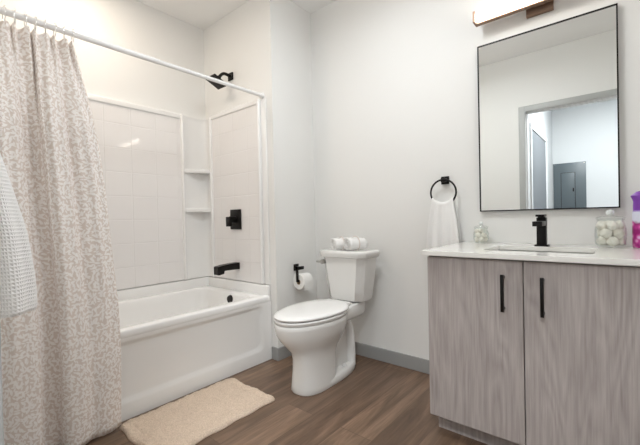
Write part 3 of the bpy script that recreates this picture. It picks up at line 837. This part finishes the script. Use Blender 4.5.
# ------------------------------------------------------------------ jars with cotton, air freshener
def jar(cx, cy, R, hb, neck, name, label, group, ball_label, n, br, knob):
    t = thing(name, (cx, cy, ZC), label, 'jar', group)
    z = ZC + .0005
    out = [(.0, 0), (R*.70, 0), (R*.86, .004), (R*.96, .016), (R, .040*hb/.085), (R*.99, hb*.70), (R*.90, hb*.90), (neck, hb), (neck+.003, hb+.006), (neck+.003, hb+.012)]
    t_ = .003
    inn = [(neck-.002, hb+.012), (neck-.003, hb), (R*.90-t_, hb*.90-.002), (R*.99-t_, hb*.70), (R-t_, .040*hb/.085), (R*.96-t_, .018), (R*.80, .008), (.0, .006)]
    prof = [(max(r, .0004), z+h) for r, h in out+inn]
    part('body', lathe(bmesh.new(), prof, (cx, cy, 0), 40), M['glass'], t, smooth=60)
    zt = z + hb + .0125
    lid = [(.0004, zt), (neck+.005, zt), (neck+.006, zt+.004), (neck*.9, zt+.009), (neck*.35, zt+.012), (knob*.5, zt+.015), (.0004, zt+.0155)]
    ld = part('lid', lathe(bmesh.new(), lid, (cx, cy, 0), 32), M['glass'], t, smooth=60)
    kz = zt+.0145
    part('knob', lathe(bmesh.new(), [(knob*.45, kz), (knob*.9, kz+knob*.35), (knob, kz+knob*.8), (knob*.8, kz+knob*1.3), (knob*.3, kz+knob*1.55)], (cx, cy, 0), 24), M['knob'], ld, 'pale round knob')
    # cotton balls packed in layers
    base = None; cnt = 0
    zz = z + .008 + br
    while cnt < n:
        m_ = 4
        for k in range(m_):
            if cnt >= n: break
            rad = (R - t_ - br - .003) if k < m_ else 0
            a = 2*PI*(k + .5*(cnt//m_))/m_ + .3
            p = (cx+rad*math.cos(a), cy+rad*math.sin(a), zz + (0 if k < m_ else br*.7))
            if base is None:
                bm = bmesh.new(); bmesh.ops.create_icosphere(bm, subdivisions=3, radius=br)
                for v in bm.verts:
                    q = v.co/br
                    v.co *= 1 + .14*math.sin(5*q.x+2*q.z)*math.sin(4*q.y+1) + .04*math.sin(11*q.z+3*q.x)
                me = finish(bm, 180); me.name = 'cotton_ball'; me.materials.append(M['cotton'])
                o = bpy.data.objects.new('cotton_ball', me); COL.objects.link(o); base = o
            else:
                o = base.copy(); COL.objects.link(o)
            o.location = p; o.rotation_euler = (random.random()*6, random.random()*6, random.random()*6)
            tag(o, ball_label, 'cotton ball', 'cotton in the ' + name.replace('_', ' ') + (' by the mirror corner' if R > .05 else ' by the towel'))
            cnt += 1
        zz += br*1.62
jar(-.030, 2.075, .058, .118, .047, 'glass_jar', 'large lidded glass jar of cotton standing beside the purple spray can', 'glass jars on the countertop', 'white cotton ball inside the large glass jar beside the purple can', 12, .0213, .016)
jar(-.598, 2.125, .041, .076, .032, 'glass_jar', 'small lidded glass jar of cotton standing beside the hand towel', 'glass jars on the countertop', 'white cotton ball inside the small glass jar near the hand towel', 10, .0140, .012)

def can_mat():
    m = mat('floral_can_print', srgb(225, 220, 235), .3)
    g = nd(m, 'ShaderNodeNewGeometry'); s = nd(m, 'ShaderNodeSeparateXYZ'); lk(m, g.outputs['Position'], s.inputs[0])
    vo = nd(m, 'ShaderNodeTexVoronoi'); vo.inputs['Scale'].default_value = 42; lk(m, g.outputs['Position'], vo.inputs['Vector'])
    petal = ramp(m, vo.outputs['Distance'], [(.15, srgb(235, 190, 225)), (.42, srgb(206, 70, 160)), (.75, srgb(150, 24, 110))])
    zf = nd(m, 'ShaderNodeMapRange'); zf.inputs['From Min'].default_value = .988; zf.inputs['From Max'].default_value = 1.005; lk(m, math_n(m, 'ADD', s.outputs['Z'], math_n(m, 'MULTIPLY', vo.outputs['Distance'], .03)), zf.inputs['Value'])
    up = nd(m, 'ShaderNodeMapRange'); up.inputs['From Min'].default_value = 1.018; up.inputs['From Max'].default_value = 1.022; lk(m, s.outputs['Z'], up.inputs['Value'])
    top = mix(m, up.outputs[0], srgb(214, 216, 232), srgb(150, 120, 190))
    lk(m, mix(m, zf.outputs[0], petal, top), bsdf(m).inputs['Base Color'])
    return m
ax, ay = .078, 2.10
af = thing('air_freshener', (ax, ay, ZC), 'purple capped spray can with a magenta floral print standing beside the large jar', 'air freshener')
part('can', lathe(bmesh.new(), [(.030, ZC+.0005), (.033, ZC+.004), (.033, 1.015), (.031, 1.022), (.029, 1.026)], (ax, ay, 0), 36), can_mat(), af)
bm = bmesh.new()
rg = []
for z, rxx, ox in ((1.024, .030, 0), (1.045, .029, -.001), (1.065, .026, -.003), (1.078, .027, -.006), (1.090, .030, -.008), (1.098, .027, -.004), (1.108, .020, .002), (1.112, .010, .006)):
    rg.append([Vector((ax+ox+rxx*math.cos(2*PI*k/32), ay+rxx*.85*math.sin(2*PI*k/32), z)) for k in range(32)])
loft(bm, rg)
part('spray_cap', bm, mat('purple_plastic', srgb(128, 62, 170), .3), af, 'glossy purple spray cap')

# ------------------------------------------------------------------ waffle towel hanging by the doorway (left edge of the picture)
bm = bmesh.new(); uvl = bm.loops.layers.uv.new('UVMap')
tcx = -1.335
lev = [(1.300, .035, .022, .030), (1.285, .050, .036, .034), (1.24, .072, .050, .040), (1.15, .092, .062, .046), (1.0, .112, .080, .054), (.88, .124, .092, .060), (.80, .130, .094, .061), (.784, .126, .090, .060)]
fine = catmull(lev, 40)
n = 64; vs = []; uvs = {}
for z, hw, dp, yc in fine:
    r = []
    for k in range(n):
        a = 2*PI*k/n
        f_ = 1 + .10*math.cos(5*a+.6)*sstep(1.3, 1.0, z) if False else 1 + .08*math.cos(5*a+.6)*(1-sstep(1.0, 1.3, z))
        y = Y0 + yc + .042 - .025*max(0, min(1, (z-1.0)/.3)) + dp*.62*f_*math.copysign(abs(math.sin(a))**.8, math.sin(a))
        v = bm.verts.new((tcx + hw*f_*math.copysign(abs(math.cos(a))**.8, math.cos(a)), max(Y0+.004, y), z))
        r.append(v); uvs[v] = (a*.11, z)
    vs.append(r)
for a in range(len(vs)-1):
    for k in range(n):
        j = (k+1) % n; f = bm.faces.new((vs[a][k], vs[a][j], vs[a+1][j], vs[a+1][k]))
        for lp in f.loops:
            uu, vv = uvs[lp.vert]
            if k == n-1 and lp.vert in (vs[a][0], vs[a+1][0]): uu = 2*PI*.11
            lp[uvl].uv = (uu, vv)
bm.faces.new(vs[0]); bm.faces.new(vs[-1])
solo('bath_towel', bm, M['waffle'], 'white waffle weave towel hanging beside the curtain near the doorway', 'towel', smooth=70)
hk = thing('towel_hook', (tcx, Y0, 1.30), 'small black hook holding the white waffle towel', 'hook')
part('wall_plate', B(tcx-.018, tcx+.018, Y0, Y0+.008, 1.30, 1.35, .002), M['black'], hk)
part('prong', tube(bmesh.new(), [(tcx, Y0+.006, 1.320), (tcx, Y0+.03, 1.312), (tcx, Y0+.048, 1.318), (tcx, Y0+.054, 1.335)], .005, 10), M['black'], hk)

# ------------------------------------------------------------------ electrical panel in the hall (seen in the mirror)
ep = thing('electrical_panel', (-.535, YH, 1.2), 'grey electrical panel on the hall wall seen in the mirror', 'electrical panel')
part('cover', B(-.732, -.345, YH, YH+.012, .98, 1.745, .003), M['panel_grey'], ep)
part('door_gap', B(-.641, -.469, YH+.0122, YH+.0135, 1.054, 1.606), M['black'], ep)
dd = part('door', B(-.635, -.475, YH+.012, YH+.020, 1.06, 1.60, .003), M['panel_grey'], ep)
part('latch', B(-.500, -.484, YH+.020, YH+.026, 1.33, 1.38, .001), M['black'], dd)
for i, (x, z) in enumerate(((-.71, 1.73), (-.365, 1.73), (-.71, .995), (-.365, .995))):
    part('screw', tube(bmesh.new(), [(x, YH+.011, z), (x, YH+.0145, z)], .005, 10), M['chrome'], ep)

# ------------------------------------------------------------------ added fill lamps, out of the frame
def fill_disc_lamp(x, y, label):
    t = thing('fill_ceiling_light', (x, y, H-.14), label, 'ceiling light')  # unseen drum added to carry fill light
    part('canopy', lathe(bmesh.new(), [(.07, H-.001), (.07, H-.015), (.02, H-.022), (.012, H-.074)], (x, y, 0), 32), M['frost'], t)
    part('drum', lathe(bmesh.new(), [(.02, H-.074), (.186, H-.076), (.19, H-.082), (.19, H-.132), (.182, H-.138), (.02, H-.140)], (x, y, 0), 40), M['fill_round'], t)
fill_disc_lamp(-.95, 1.20, 'added round white fill light, unseen, in the middle of the bathroom')
fill_disc_lamp(0, -.60, 'added round white fill light, unseen, in the hall')
